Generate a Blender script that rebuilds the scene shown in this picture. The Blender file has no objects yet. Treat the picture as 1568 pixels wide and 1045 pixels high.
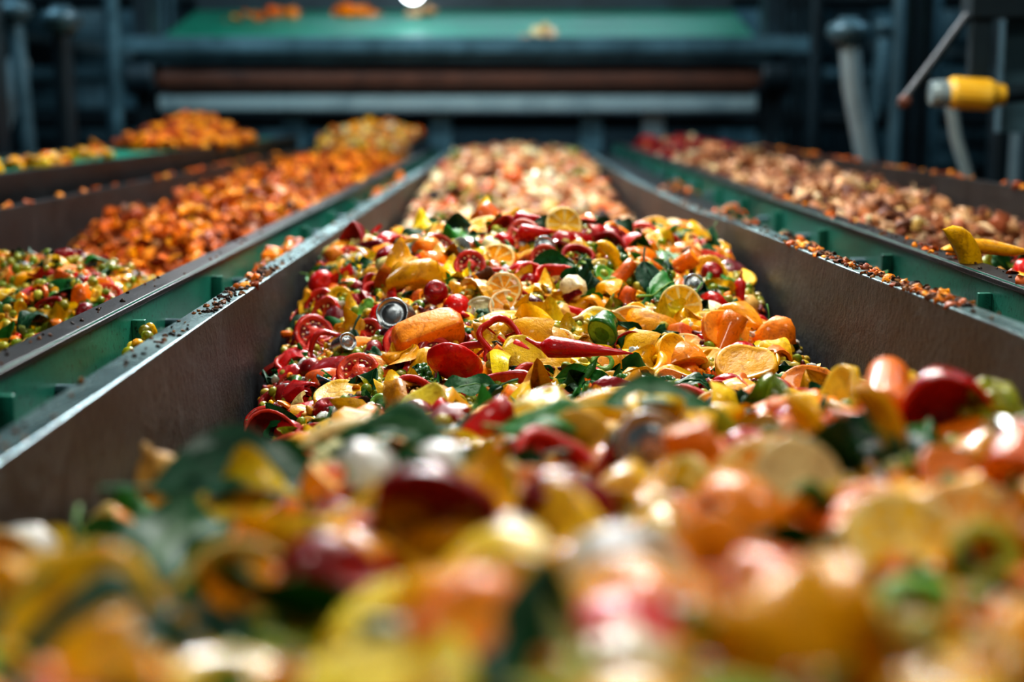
import bpy, math, random
import numpy as np
rng=np.random.default_rng(11); random.seed(5)
Z0=1.3
sc=bpy.context.scene
def S(h,a=1.0):
    h=h.lstrip('#'); o=[]
    for i in (0,2,4):
        c=int(h[i:i+2],16)/255
        o.append(c/12.92 if c<=0.04045 else ((c+0.055)/1.055)**2.4)
    return (o[0],o[1],o[2],a)
# ------------------------------------------------------------ materials
def nmat(name):
    m=bpy.data.materials.new(name); m.use_nodes=True
    nt=m.node_tree; return m,nt,nt.nodes['Principled BSDF']
def N(nt,t,**k):
    n=nt.nodes.new(t)
    for a,b in k.items(): setattr(n,a,b)
    return n
def noise(nt,scale,detail=4,rough=.6,vec=None,dist=0):
    n=N(nt,'ShaderNodeTexNoise'); n.inputs['Scale'].default_value=scale; n.inputs['Detail'].default_value=detail
    n.inputs['Roughness'].default_value=rough; n.inputs['Distortion'].default_value=dist
    if vec is not None: nt.links.new(vec,n.inputs['Vector'])
    return n
def ramp(nt,fac,stops):
    r=N(nt,'ShaderNodeValToRGB'); e=r.color_ramp.elements
    while len(e)>1: e.remove(e[-1])
    e[0].position=stops[0][0]; e[0].color=stops[0][1]
    for p,c in stops[1:]:
        q=e.new(p); q.color=c
    nt.links.new(fac,r.inputs['Fac']); return r
def bump(nt,h,bs,st,dist=.01):
    b=N(nt,'ShaderNodeBump'); b.inputs['Strength'].default_value=st; b.inputs['Distance'].default_value=dist
    nt.links.new(h,b.inputs['Height']); nt.links.new(b.outputs['Normal'],bs.inputs['Normal'])
def surf_mat(name,cols,scale=3,metal=0.,rough=.5,bs=.3,stretch=(1,1,1),rvar=.15,speck=None,streak=None):
    m,nt,b=nmat(name)
    tc=N(nt,'ShaderNodeTexCoord'); mp=N(nt,'ShaderNodeMapping'); mp.inputs['Scale'].default_value=stretch
    nt.links.new(tc.outputs['Object'],mp.inputs['Vector'])
    n=noise(nt,scale,8,.65,mp.outputs['Vector'],.4)
    k=len(cols); r=ramp(nt,n.outputs['Fac'],[(.28+.46*i/(k-1),c) for i,c in enumerate(cols)])
    out=r.outputs['Color']
    n2=noise(nt,scale*25,4,.7,tc.outputs['Object'])
    if streak:
        mp3=N(nt,'ShaderNodeMapping'); mp3.inputs['Scale'].default_value=(4,4,5); nt.links.new(tc.outputs['Object'],mp3.inputs['Vector'])
        n3=noise(nt,1.6,10,.75,mp3.outputs['Vector'],1.2); r3=ramp(nt,n3.outputs['Fac'],[(.52,(0,0,0,1)),(.6,(.6,.6,.6,1))])
        mx=N(nt,'ShaderNodeMix',data_type='RGBA'); nt.links.new(r3.outputs['Color'],mx.inputs[0]); nt.links.new(out,mx.inputs[6]); mx.inputs[7].default_value=streak; out=mx.outputs[2]
    if speck:
        rr=ramp(nt,n2.outputs['Fac'],[(.56,(0,0,0,1)),(.66,(1,1,1,1))])
        mx=N(nt,'ShaderNodeMix',data_type='RGBA'); nt.links.new(rr.outputs['Color'],mx.inputs[0])
        nt.links.new(out,mx.inputs[6]); mx.inputs[7].default_value=speck; out=mx.outputs[2]
    nt.links.new(out,b.inputs['Base Color'])
    b.inputs['Metallic'].default_value=metal
    mr=N(nt,'ShaderNodeMapRange'); mr.inputs['To Min'].default_value=max(.05,rough-rvar); mr.inputs['To Max'].default_value=rough+rvar
    nt.links.new(n.outputs['Fac'],mr.inputs['Value']); nt.links.new(mr.outputs['Result'],b.inputs['Roughness'])
    bump(nt,n2.outputs['Fac'],b,bs,.003)
    return m
# produce: colour + roughness travel on a face attribute
def food_mat(name,bs=.5,coat=.4,scale=110,dark=.6):
    m,nt,b=nmat(name)
    at=N(nt,'ShaderNodeAttribute',attribute_name='Col'); tc=N(nt,'ShaderNodeTexCoord')
    n=noise(nt,scale,6,.7,tc.outputs['Object']); n2=noise(nt,scale*.3,4,.6,tc.outputs['Object'],.5)
    r=ramp(nt,n2.outputs['Fac'],[(.3,(.5,.40,.32,1)),(.47,(.95,.95,.95,1)),(.72,(1.12,1.16,1.1,1))])
    mx=N(nt,'ShaderNodeMix',data_type='RGBA',blend_type='MULTIPLY'); mx.inputs[0].default_value=.85
    nt.links.new(at.outputs['Color'],mx.inputs[6]); nt.links.new(r.outputs['Color'],mx.inputs[7])
    r2=ramp(nt,n.outputs['Fac'],[(.34,(.4,.3,.22,1)),(.45,(1,1,1,1))])
    mx2=N(nt,'ShaderNodeMix',data_type='RGBA',blend_type='MULTIPLY'); mx2.inputs[0].default_value=dark
    nt.links.new(mx.outputs[2],mx2.inputs[6]); nt.links.new(r2.outputs['Color'],mx2.inputs[7])
    nt.links.new(mx2.outputs[2],b.inputs['Base Color']); nt.links.new(at.outputs['Alpha'],b.inputs['Roughness'])
    b.inputs['Specular IOR Level'].default_value=.22
    mr=N(nt,'ShaderNodeMapRange'); mr.inputs['From Min'].default_value=.3; mr.inputs['From Max'].default_value=.5; mr.inputs['To Min'].default_value=coat; mr.inputs['To Max'].default_value=0
    nt.links.new(at.outputs['Alpha'],mr.inputs['Value']); nt.links.new(mr.outputs['Result'],b.inputs['Coat Weight']); b.inputs['Coat Roughness'].default_value=.09
    ad=N(nt,'ShaderNodeMath',operation='MULTIPLY_ADD'); nt.links.new(n2.outputs['Fac'],ad.inputs[0]); ad.inputs[1].default_value=2.5; nt.links.new(n.outputs['Fac'],ad.inputs[2])
    bump(nt,ad.outputs[0],b,bs,.0025)
    return m
M_food=food_mat('wet_produce')
M_shred=food_mat('dry_shreds',.6,.0,60,.3)
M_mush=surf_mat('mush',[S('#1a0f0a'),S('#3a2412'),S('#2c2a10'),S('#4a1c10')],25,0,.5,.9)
M_wall=surf_mat('worn_steel',[S('#15181b'),S('#25292d'),S('#373c40'),S('#202326')],3,.25,.45,.6,(1,1,1),speck=S('#171210'),streak=S('#474d52'))
M_wall2=surf_mat('rusty_steel',[S('#161616'),S('#292625'),S('#221f1e')],2.5,.3,.5,.4,(1,1,1),streak=S('#3c3836'))
M_flange=surf_mat('rubbed_flange_steel',[S('#3a5254'),S('#66868a'),S('#98b8ba'),S('#4d686a')],5,.7,.28,.3,(1,.4,1),speck=S('#302e2a'))
M_green=surf_mat('green_paint',[S('#104a3c'),S('#1a6b59'),S('#24806c'),S('#165848')],4,.05,.4,.2,(1,.5,1),speck=S('#12302a'))
M_black=surf_mat('dark_rail',[S('#121619'),S('#262b2e'),S('#353636')],6,.5,.36,.4,(1,.4,1),speck=S('#3f2c22'))
M_gbelt=surf_mat('green_belt',[S('#0c6450'),S('#107860'),S('#14826a')],2,0,.45,.1)
M_bluesteel=surf_mat('blue_grey_steel',[S('#2c444d'),S('#486670'),S('#628490')],3,.3,.4,.1)
M_dkblue=surf_mat('dark_machine_paint',[S('#0c161b'),S('#16262d'),S('#20363f')],2,.2,.45,.1)
M_pale=surf_mat('pale_steel',[S('#6d8187'),S('#95a7aa'),S('#7f9296')],3,.3,.4,.1)
M_rust=surf_mat('rust_drum',[S('#3c221a'),S('#633a2a'),S('#4c2f24')],3,.1,.5,.2)
M_conc=surf_mat('concrete',[S('#1d2224'),S('#2c3234'),S('#393e3f')],1.2,0,.7,.3)
M_panel=surf_mat('wall_panel',[S('#14242b'),S('#1f363f'),S('#2b4852')],.6,0,.6,.1)
M_yel=surf_mat('yellow_plastic',[S('#c98a10'),S('#e8b020'),S('#f0d060')],4,0,.4,.1)
M_rubber=surf_mat('belt_rubber',[S('#101010'),S('#1c1a18'),S('#241f1b')],8,0,.6,.4)
M_tin=surf_mat('tin',[S('#8e979b'),S('#b8bfc2'),S('#a2abae')],30,.95,.25,.15)
def emis(name,col,st):
    m,nt,b=nmat(name); b.inputs['Emission Color'].default_value=col; b.inputs['Emission Strength'].default_value=st; b.inputs['Base Color'].default_value=col; return m
M_tube=emis('lamp_tube',(.85,.95,1,1),14)
# ------------------------------------------------------------ shapes
class Shp:
    def __init__(s,v,loops,tot,role): s.v=v; s.l=loops; s.t=tot; s.r=role
def grid(P,wu=False,wv=False,role=0,flip=False):
    nu,nv=P.shape[:2]; I=np.arange(nu if wu else nu-1); J=np.arange(nv if wv else nv-1)
    i,j=np.meshgrid(I,J,indexing='ij'); i2=(i+1)%nu; j2=(j+1)%nv
    q=np.stack([i*nv+j,i*nv+j2,i2*nv+j2,i2*nv+j],-1).reshape(-1,4)
    if flip: q=q[:,::-1]
    R=role if isinstance(role,np.ndarray) else np.full(i.shape,role)
    return Shp(P.reshape(-1,3).astype(float),q.reshape(-1).copy(),np.full(len(q),4),R.reshape(-1).astype(int))
def cat(*a):
    v=[];l=[];t=[];r=[];b=0
    for s in a: v.append(s.v); l.append(s.l+b); t.append(s.t); r.append(s.r); b+=len(s.v)
    return Shp(np.concatenate(v),np.concatenate(l),np.concatenate(t),np.concatenate(r))
def xf(s,sc_=(1,1,1),off=(0,0,0),rot=None,role=None):
    v=s.v*np.array(sc_)
    if rot is not None: v=v@eul(*rot).T
    return Shp(v+np.array(off),s.l,s.t,s.r if role is None else np.full(len(s.r),role))
def eul(a,b,c):
    ca,sa,cb,sb,cc,s_=math.cos(a),math.sin(a),math.cos(b),math.sin(b),math.cos(c),math.sin(c)
    X=np.array([[1,0,0],[0,ca,-sa],[0,sa,ca]]);Y=np.array([[cb,0,sb],[0,1,0],[-sb,0,cb]]);Z=np.array([[cc,-s_,0],[s_,cc,0],[0,0,1]])
    return Z@Y@X
def wob(s,amp,f,seed):
    r=np.random.default_rng(seed); v=s.v; d=np.zeros_like(v)
    for k in range(4):
        w=r.normal(0,f*(1+.6*k),(3,3)); p=r.uniform(0,6.28,3); d+=np.sin(v@w+p)/(1+.7*k)
    return Shp(v+d*amp*.5,s.l,s.t,s.r)
def lathe(prof,seg,roles,lob=0,amp=0,closed=False,rf=None):
    a=np.arange(seg)*2*math.pi/seg; p=np.array(prof)
    k=1+amp*np.cos(a*lob)
    P=np.stack([p[:,0:1]*np.cos(a)*k,p[:,0:1]*np.sin(a)*k,np.repeat(p[:,1:2],seg,1)],-1)
    nb=len(p) if closed else len(p)-1
    R=np.repeat(np.array(roles)[:nb,None],seg,1)
    if rf: R=rf(R)
    return grid(P,wu=closed,wv=True,role=R)
def ball(seg=12,rings=8,dim=0,roles=None):
    t=np.linspace(-math.pi/2,math.pi/2,rings+1); r=np.cos(t); z=np.sin(t)
    z=z-dim*np.exp(-(r/.3)**2)*(t>0)
    R=[0]*rings
    if dim: R[-1]=1
    return lathe(list(zip(r,z)),seg,R)
def hemi(n=5,d=.85): return [(math.cos(t),d*math.sin(t)) for t in np.linspace(-math.pi/2,0,n+1)]
def citrus_half(seg=32,d=.85):
    pr=hemi(5,d)+[(1,.05),(.95,.07),(.88,.05),(.82,.02),(.45,.05),(.12,.02),(0,.0)]
    ro=[0]*6+[1,1,2,2,2,1]
    def rf(R):
        R=R.copy(); R[8:11,::4]=1; return R
    return lathe(pr,seg,ro,rf=rf)
def plain_half(seg=20,d=.8):
    pr=hemi(5,d)+[(.99,.05),(.92,.07),(.6,.05),(.3,.02),(.25,-.12),(0,-.16)]
    return lathe(pr,seg,[0]*6+[1,2,2,1,1],5,.03)
def slicev(seg=22,th=.12,lob=0,amp=0):
    pr=[(0,-th),(.9,-th),(1,-th*.6),(1,th*.6),(.94,th),(.86,th*.8),(.5,th*.7),(.14,th*.8),(0,th*.7)]
    return lathe(pr,seg,[2,1,0,0,1,2,2,1],lob,amp)
def citrus_slice(seg=32,th=.1):
    pr=[(0,-th),(.86,-th),(.95,-th),(1,-th*.6),(1,th*.6),(.95,th),(.86,th*.9),(.8,th*.6),(.4,th*.8),(.1,th*.7),(0,th*.7)]
    def rf(R):
        R=R.copy(); R[7:9,::4]=1; return R
    return lathe(pr,seg,[2,1,0,0,0,1,1,2,2,1],rf=rf)
def tomato_slice():
    th=.13; seg=24
    pr=[(0,-th),(.88,-th),(1,-th*.6),(1.02,th*.5),(.95,th),(.8,th*.9),(.72,th*.2),(.4,th*.2),(.3,th),(0,th)]
    def rf(R):
        R=R.copy(); 
        for j in range(24):
            if j%6<2: R[5:8,j]=1
        return R
    s=lathe(pr,seg,[1,1,0,0,1,1,2,2,1],rf=rf)
    se=[xf(ball(6,4),(.08,.055,.05),(.56*math.cos(a),.56*math.sin(a),th*.5),role=3) for a in np.arange(12)*.5236+.3]
    return wob(cat(s,*se),.05,1.2,3)
def ring(seg=22,lob=4,amp=.08,h=.28,inn=.78,core=True):
    m=(1+inn)/2
    pr=[(1,-h*.8),(1.03,0),(1,h*.8),(m,h),(inn,h*.8),(inn-.03,0),(inn,-h*.8),(m,-h)]
    s=lathe(pr,seg,[0,0,1,1,1,1,1,1],lob,amp,closed=True)
    if core:
        s=cat(s,xf(wob(ball(7,5),.25,3,5),(.24,.24,.2),(.05,0,-.05),role=3),*[xf(ball(5,4),(.08,.06,.05),(.36*math.cos(a),.36*math.sin(a),.02),role=3) for a in (0,1,2.2,3.3,4.4,5.3)],
              *[xf(superq(.5,6,4),(.3,.03,.12),(.5*math.cos(a),.5*math.sin(a),-.05),(0,0,a),role=1) for a in (.5,2.6,4.7)])
    return s
def tube(path,rad,seg=9,caps=True,flat=1.0,tri=0):
    path=np.array(path,float); n=len(path); T=np.gradient(path,axis=0); T/=np.linalg.norm(T,axis=1)[:,None]
    up=np.array([0,0,1.0]); rows=[]; a=np.arange(seg)*2*math.pi/seg
    for i in range(n):
        s1=np.cross(up,T[i]); 
        if np.linalg.norm(s1)<.1: s1=np.cross([1,0,.0],T[i])
        s1/=np.linalg.norm(s1); s2=np.cross(T[i],s1)
        rr=rad[i]*(1+tri*np.cos(3*a))
        rows.append(path[i]+(np.cos(a)*rr)[:,None]*s1+(np.sin(a)*rr*flat)[:,None]*s2)
    R=[0]*(n-1)
    if caps:
        e0=path[0]+(rows[0]-path[0])*.9-T[0]*.02; e1=path[-1]+(rows[-1]-path[-1])*.9+T[-1]*.02
        rows=[np.repeat(e0.mean(0)[None],seg,0),path[0]+(rows[0]-path[0])*.5-T[0]*.02,e0]+rows+[e1,path[-1]+(rows[-1]-path[-1])*.5+T[-1]*.02,np.repeat(e1.mean(0)[None],seg,0)]
        R=[2,1,0]+R+[0,1,2]
    P=np.array(rows); return grid(P,wv=True,role=np.repeat(np.array(R)[:,None],seg,1))
def carrot(): return wob(tube([(x,.05*math.sin(x*2),0) for x in np.linspace(-1,1,6)],np.linspace(.55,.42,6),14),.04,1.5,2)
def bean(bend=.4,seg=8,fat=.42):
    t=np.linspace(-1,1,9); return tube([(x,bend*x*x,0) for x in t],fat*np.sqrt(np.maximum(1-t**4,.002)),seg,False)
def chili():
    t=np.linspace(0,1,11); r=.34*(1-t)**.6*(.75+.25*np.sin(t*3+.8)); r[0]=.12; r[-1]=.01
    s=tube([(x*2-1,.5*(x-.4)**2,.1*math.sin(3*x)) for x in t],r,10,False)
    return cat(s,xf(tube([(-1.35,.2,.1),(-1.15,.12,.03),(-.98,.08,0)],[.05,.06,.12],6),role=1))
def banana():
    t=np.linspace(-1,1,11); r=.3*np.maximum(1-np.abs(t)**3.5,.04)
    return tube([(1.1*math.sin(x*1.1),.9*math.cos(x*1.1)-.7,0) for x in t],r,9,True,1,.06)
def wedge(ang=.55,seg=10):
    t=np.linspace(-math.pi/2,math.pi/2,seg+1); lo=np.linspace(-ang,ang,6)
    P=np.stack([np.cos(t)[:,None]*np.cos(lo),np.cos(t)[:,None]*np.sin(lo),np.repeat(np.sin(t)[:,None],6,1)],-1)
    o=grid(P,role=0)
    fs=[]
    for sg,fl in ((1,False),(-1,True)):
        k=np.array([1,.97,.88,.6,.3,.08]); 
        Q=np.stack([np.cos(t)[:,None]*k*math.cos(ang),sg*np.cos(t)[:,None]*k*math.sin(ang),np.sin(t)[:,None]*(.15+.85*k)],-1)
        fs.append(grid(Q,role=np.repeat(np.array([[0,1,2,2,2]]),seg,0),flip=fl))
    s=cat(o,*fs); s.v=s.v-np.array([.6,0,0]); s.v=s.v@eul(0,-math.pi/2,0).T
    return s
def shell(a=1.1,b=.9,th=.14,seed=0,amp=.12,n=8):
    u=np.linspace(-a,a,n); v=np.linspace(-b,b,n)
    U,V=np.meshgrid(u,v,indexing='ij')
    U=U*(1-.12*np.cos(V*3)); 
    P=np.stack([np.sin(U),np.sin(V)*np.cos(U*.6),np.cos(U)*np.cos(V)-.5],-1)
    Q=np.stack([np.sin(U)*(1-th),np.sin(V)*np.cos(U*.6)*(1-th),(np.cos(U)*np.cos(V))*(1-th)-.5],-1)
    o=grid(P,role=0); i=grid(Q,role=1,flip=True)
    e=[grid(np.stack([P[0],Q[0]],0),role=2),grid(np.stack([P[-1],Q[-1]],0),role=2,flip=True),grid(np.stack([P[:,0],Q[:,0]],0),role=2,flip=True),grid(np.stack([P[:,-1],Q[:,-1]],0),role=2)]
    return wob(cat(o,i,*e),amp,1.6,seed)
def leaf(nu=13,nv=9,bend=.5,wave=.08,fold=.35,wid=.5,seed=0,stem=True):
    r=np.random.default_rng(seed); ph=r.uniform(0,6,3)
    u=np.linspace(0,1,nu); v=np.linspace(-1,1,nv); U,V=np.meshgrid(u,v,indexing='ij')
    w=wid*np.sin(np.pi*np.clip(U,0.01,.995)**.75)**.8
    X=2*U-1; Y=w*V; Z=bend*np.sin(U*2.6+.3)-bend*.5+fold*w*np.abs(V)+wave*np.sin(U*11+ph[0])*np.abs(V)**1.5+.04*np.sin(V*9+ph[1])+.05*np.cos((U-.25*np.abs(V))*34)*(np.abs(V)<.95)*(1-np.abs(V))
    Y=Y+.15*np.sin(U*3+ph[2])
    role=np.zeros((nu-1,nv-1),int)
    s=grid(np.stack([X,Y,Z],-1),role=role)
    c=nv//2; path=np.stack([X[:,c],Y[:,c],Z[:,c]+.015],-1)
    rb=tube(path,np.linspace(.03,.008,nu),5,False); rb.r[:]=1
    if stem:
        p0=path[0]; st=tube([p0+np.array([-.5,.1,-.15]),p0+np.array([-.25,.03,-.05]),p0],[.045,.035,.03],6); st.r[:]=1; return cat(s,rb,st)
    return cat(s,rb)
def superq(e=.5,seg=12,rings=8,tap=0):
    t=np.linspace(-math.pi/2,math.pi/2,rings+1); a=np.arange(seg)*2*math.pi/seg
    f=lambda w:np.sign(w)*np.abs(w)**e
    P=np.stack([f(np.cos(t))[:,None]*f(np.cos(a)),f(np.cos(t))[:,None]*f(np.sin(a)),np.repeat(f(np.sin(t))[:,None],seg,1)],-1)
    P[...,0]*=1-tap*P[...,2]; P[...,1]*=1-tap*P[...,2]
    R=np.zeros((rings,seg),int); R[-2:]=1
    return grid(P,wv=True,role=R)
def crumple(seed,amp=.5,fl=.5,seg=9,rings=6): return xf(wob(ball(seg,rings),amp,2.4,seed),(1,1,fl))
def cup(lob=3,amp=.07,el=1.0,seg=22):
    pr=hemi(6,1.0)+[(1.0,.12),(.97,.2),(.9,.19),(.86,.1),(.84,0),(.7,-.5),(.4,-.78),(0,-.86)]
    return wob(xf(lathe(pr,seg,[0]*7+[1,1,1,2,2,2,2],lob,amp),(el,1,.9)),.1,1.2,8)
def bulb(seg=18):
    t=np.linspace(-math.pi/2,math.pi/2,11); pr=[(math.cos(x)**.9+1e-4,math.sin(x)*.85) for x in t]; pr[-2]=(.22,.95); pr[-1]=(.1,1.3); pr.append((0,1.32))
    return wob(lathe(pr,seg,[1]+[0]*9+[1],9,.035),.06,1.3,4)
def seg_roll():
    n=40; a=np.linspace(0,5*math.pi,n); r=np.linspace(.25,1,n)
    P=np.stack([np.stack([r*np.cos(a),r*np.sin(a),np.full(n,z)],-1) for z in (-.6,.6,.6,-.6)],0)
    P[2:,:,:2]*=.93
    return grid(P,wu=True,role=np.array([[0]*(n-1),[1]*(n-1),[0]*(n-1),[1]*(n-1)]))
def can():
    pr=[(0,-1.1),(.9,-1.1),(.95,-1.15),(1,-1.1),(1,-.9)]+[(1-.03*(k%2),-.7+.2*k) for k in range(8)]+[(1,.9),(1.05,1.0),(1.0,1.06),(.92,1.02),(.9,.92),(.6,.92),(.56,.95),(.2,.95),(0,.95)]
    return wob(lathe(pr,28,[0]*(len(pr)-1)),.05,1.2,4)
def floret():
    r=np.random.default_rng(3); L=[tube([(0,0,-1),(0,0,-.3),(0,0,.1)],[.28,.3,.45],8)]; L[0].r[:]=1
    for k in range(26):
        a=r.uniform(0,6.28); q=r.uniform(0,.75); L.append(xf(wob(ball(7,5),.2,3,k),(.26,.26,.24),(q*math.cos(a),q*math.sin(a),.45-.5*q*q+r.uniform(-.05,.05))))
    return cat(*L)
SH=dict(
 ball=[ball(14,9,.3),wob(ball(14,9,.35),.1,1.2,2)],
 chalf=[citrus_half(),wob(citrus_half(),.08,1.2,3)], phalf=[plain_half(),wob(plain_half(),.12,1.2,6)],
 slic=[wob(slicev(),.06,1.2,1),wob(slicev(22,.2,3,.05),.15,1.3,5),wob(slicev(22,.1),.2,1.5,9)],
 cslic=[wob(citrus_slice(),.06,1.2,1),wob(citrus_slice(),.15,1.3,4)],
 tom=[tomato_slice()], ring=[wob(ring(),.07,1.2,1),wob(ring(22,3,.1),.1,1.3,4)],
 oring=[wob(ring(18,0,0,.3,.5,False),.06,1.2,2)],
 carrot=[carrot(),wob(xf(carrot(),(.6,1,1)),.1,1.3,3)],
 bean=[bean(.35),bean(.15)], chili=[chili()], banana=[banana(),wob(banana(),.15,1.3,4)],
 wedge=[wedge(.55),wob(wedge(.4),.08,1.2,2)],
 shell=[shell(1.1,.9,.14,1),shell(1.3,.5,.16,2,.2),shell(.8,.8,.2,3,.25),shell(1.4,.9,.1,4,.35)],
 leaf=[leaf(seed=1),leaf(bend=.8,wave=.14,fold=.1,seed=2),leaf(bend=-.4,wave=.1,fold=.6,wid=.65,seed=3),leaf(bend=.3,wave=.25,fold=.3,wid=.4,seed=4)],
 ruff=[leaf(15,11,.5,.35,.3,.8,5,False),leaf(15,11,.9,.45,.1,.9,6,False)],
 kern=[xf(superq(.7,8,6,.25),(.8,.55,1))], pea=[ball(8,6)], cube=[wob(superq(.35,12,8),.1,1.2,3),wob(superq(.45,12,8,.2),.2,1.3,7)],
 crum=[crumple(i,.55,.6) for i in range(4)], shard=[crumple(i+10,.6,.22) for i in range(3)]+[shell(1.2,.6,.08,21,.5,5)],
 strip=[wob(bean(.8,6,.16),.25,1.3,2),wob(bean(.4,6,.12),.35,1.6,6)], cup=[cup(),cup(4,.06,1.3)], bulb=[bulb()], roll=[seg_roll()], floret=[floret()], can=[can()])
# ------------------------------------------------------------ palettes  (roles 0..3, roughness)
def P_(a,b,c,d=None,r=.3): 
    return np.array([S(a)[:3]+(r,),S(b)[:3]+(r+.08,),S(c)[:3]+(r+.02,),S(d or c)[:3]+(r+.1,)])
PAL=dict(
 red=[P_('#b80a0a','#c0200c','#c83018','#e8c070',.22),P_('#900408','#ac120e','#c03020','#e8c070',.24),P_('#cc1408','#cc2814','#a80c08','#e8c070',.27)],
 dred=[P_('#5c0410','#84081a','#a01c28','#d8a080',.24),P_('#7c0610','#980e1c','#ac2c30','#d8a080',.26)],
 tom=[P_('#b00808','#cc3420','#80060a','#e8c890',.22),P_('#bc1008','#cc4420','#9c0808','#f0d090',.2)],
 yel=[P_('#e8a400','#f0b810','#e8b004','#f4dc80',.33),P_('#f4b800','#f8c820','#f0bc08','#f8e8a0',.3),P_('#dc9c00','#e8a808','#dc9c00','#f4dc80',.35),P_('#f0c818','#f4d850','#f4d038','#f8e8a0',.3)],
 ora=[P_('#e87400','#f49410','#ec8404','#f8c060',.36),P_('#dc6000','#e87c08','#e07000','#f8c060',.36),P_('#f48404','#fca018','#f49008','#f8c060',.36)],
 citr=[P_('#f08c00','#f8d890','#f4a008','#f8e8a0',.34),P_('#f0b000','#f8e090','#f4c010','#f8e8a0',.34)],
 cream=[P_('#dcc07c','#ecd8a0','#e4cc90','#f4ecd0',.4),P_('#ecdcb4','#f0e4c8','#e8d8a8','#f4ecd0',.4),P_('#d0a458','#e4c07c','#d8b06c','#f4ecd0',.45)],
 white=[P_('#d8dcd8','#eceeea','#dfe0d8','#f4f4f0',.25)],
 olive=[P_('#8c8c08','#acac28','#a0a018','#d0d080',.32),P_('#9ca010','#b8bc38','#a8ac20','#d0d080',.32),P_('#6c8010','#98a830','#88941c','#d0d080',.32)],
 chick=[P_('#b8a838','#c8bc58','#c0b048','#d0d080',.35),P_('#a0a024','#b8b840','#a8a830','#d0d080',.32),P_('#788c14','#98a830','#88941c','#d0d080',.32)],
 green=[P_('#2c6a20','#70a038','#4c8028','#a0b860',.3),P_('#3c7c28','#94b850','#6ca038','#a0b860',.3)],
 leaf=[P_('#0c4c24','#4c7c40','#14582c','#4c7a4c',.5),P_('#105828','#5c8c48','#186430','#4c7a4c',.5),P_('#247424','#74a048','#30802c','#6c9948',.48),P_('#0c442c','#3c6c54','#145438','#4c7a6c',.46)],
 peach=[P_('#d89460','#e8b88c','#dca874','#f4d8b8',.42),P_('#e0a874','#f0cca0','#e8b888','#f4d8b8',.42),P_('#c07848','#d89c74','#cc885c','#f4d8b8',.42),P_('#ecd4a8','#f8e8cc','#f0dcb8','#f4d8b8',.38),P_('#a05c34','#c48454','#b47444','#f4d8b8',.42)],
 orsh=[P_('#e07400','#f09408','#e88404','#f0a040',.5),P_('#c45c00','#d87c08','#cc6c00','#f0a040',.5),P_('#f49808','#f8b020','#f4a410','#f0a040',.5),P_('#8c3c00','#a44c08','#984404','#b06020',.55)],
 brsh=[P_('#bc8458','#d4a47c','#c89068','#e0b090',.55),P_('#a06038','#b87c54','#a86c44','#c89070',.55),P_('#dcb088','#f0cca8','#e4bc98','#e8c0a0',.5),P_('#683c2a','#84543c','#744832','#986048',.55)],
 foil=[P_('#7c8890','#a8b4b8','#909ca8','#c0c8cc',.15),P_('#34505c','#64808a','#4c646c','#7c9098',.2)],
 dirt=[P_('#2c1a10','#4a2c18','#3c2414','#6c4428',.6),P_('#5c3418','#7c4c28','#6c4020','#8c5c38',.6),P_('#8c5828','#a87038','#98642c','#b07c48',.6)],
)
CAT={
 'tomslice':('tom',(.026,.036),'tom',.5), 'redring':('ring',(.022,.032),'red',.6),'redcup':('cup',(.022,.036),'red',1.2),
 'redchunk':('shell',(.024,.04),'red',1.2),'chili':('chili',(.026,.04),'red',.8),'dredchunk':('shell',(.02,.032),'dred',1.2),
 'cherry':('ball',(.015,.023),'red',1.5),'dcherry':('ball',(.014,.02),'dred',1.5),
 'yelslice':('slic',(.024,.038),'yel',.6),'yelhalf':('phalf',(.022,.034),'yel',.8),'yelchunk':('shell',(.024,.04),'yel',1.2),'yelban':('banana',(.02,.034),'yel',.8),
 'yelruff':('ruff',(.026,.042),'yel',.9),'citr':('chalf',(.026,.038),'citr',.7),'citw':('wedge',(.028,.04),'citr',1.0),'citsl':('cslic',(.026,.038),'citr',.6),
 'orachunk':('cube',(.015,.026),'ora',1.5),'carrot':('carrot',(.02,.038),'ora',1.0),'orahalf':('phalf',(.024,.034),'ora',.8),'oraslice':('slic',(.022,.034),'ora',.7),'orashell':('shell',(.024,.038),'ora',1.2),
 'creamch':('shell',(.018,.032),'cream',1.2),'bulb':('bulb',(.014,.024),'cream',1.5),'creamsl':('slic',(.018,.03),'cream',.7),'crush':('crum',(.012,.024),'cream',1.2),
 'leaf':('leaf',(.034,.055),'leaf',.8),'leafs':('leaf',(.024,.042),'leaf',1.1),'leafr':('ruff',(.024,.04),'leaf',1.2),'gring':('oring',(.014,.02),'green',.7),'cuke':('slic',(.018,.026),'green',.7),'gstalk':('strip',(.024,.045),'green',.8),
 'floret':('floret',(.016,.026),'green',1.0),'olruff':('ruff',(.022,.034),'olive',.9),'foil':('shard',(.014,.024),'foil',1.0),'egg':('shell',(.014,.024),'white',1.3),'dark':('crum',(.014,.024),'dirt',1.0),
}
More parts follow.
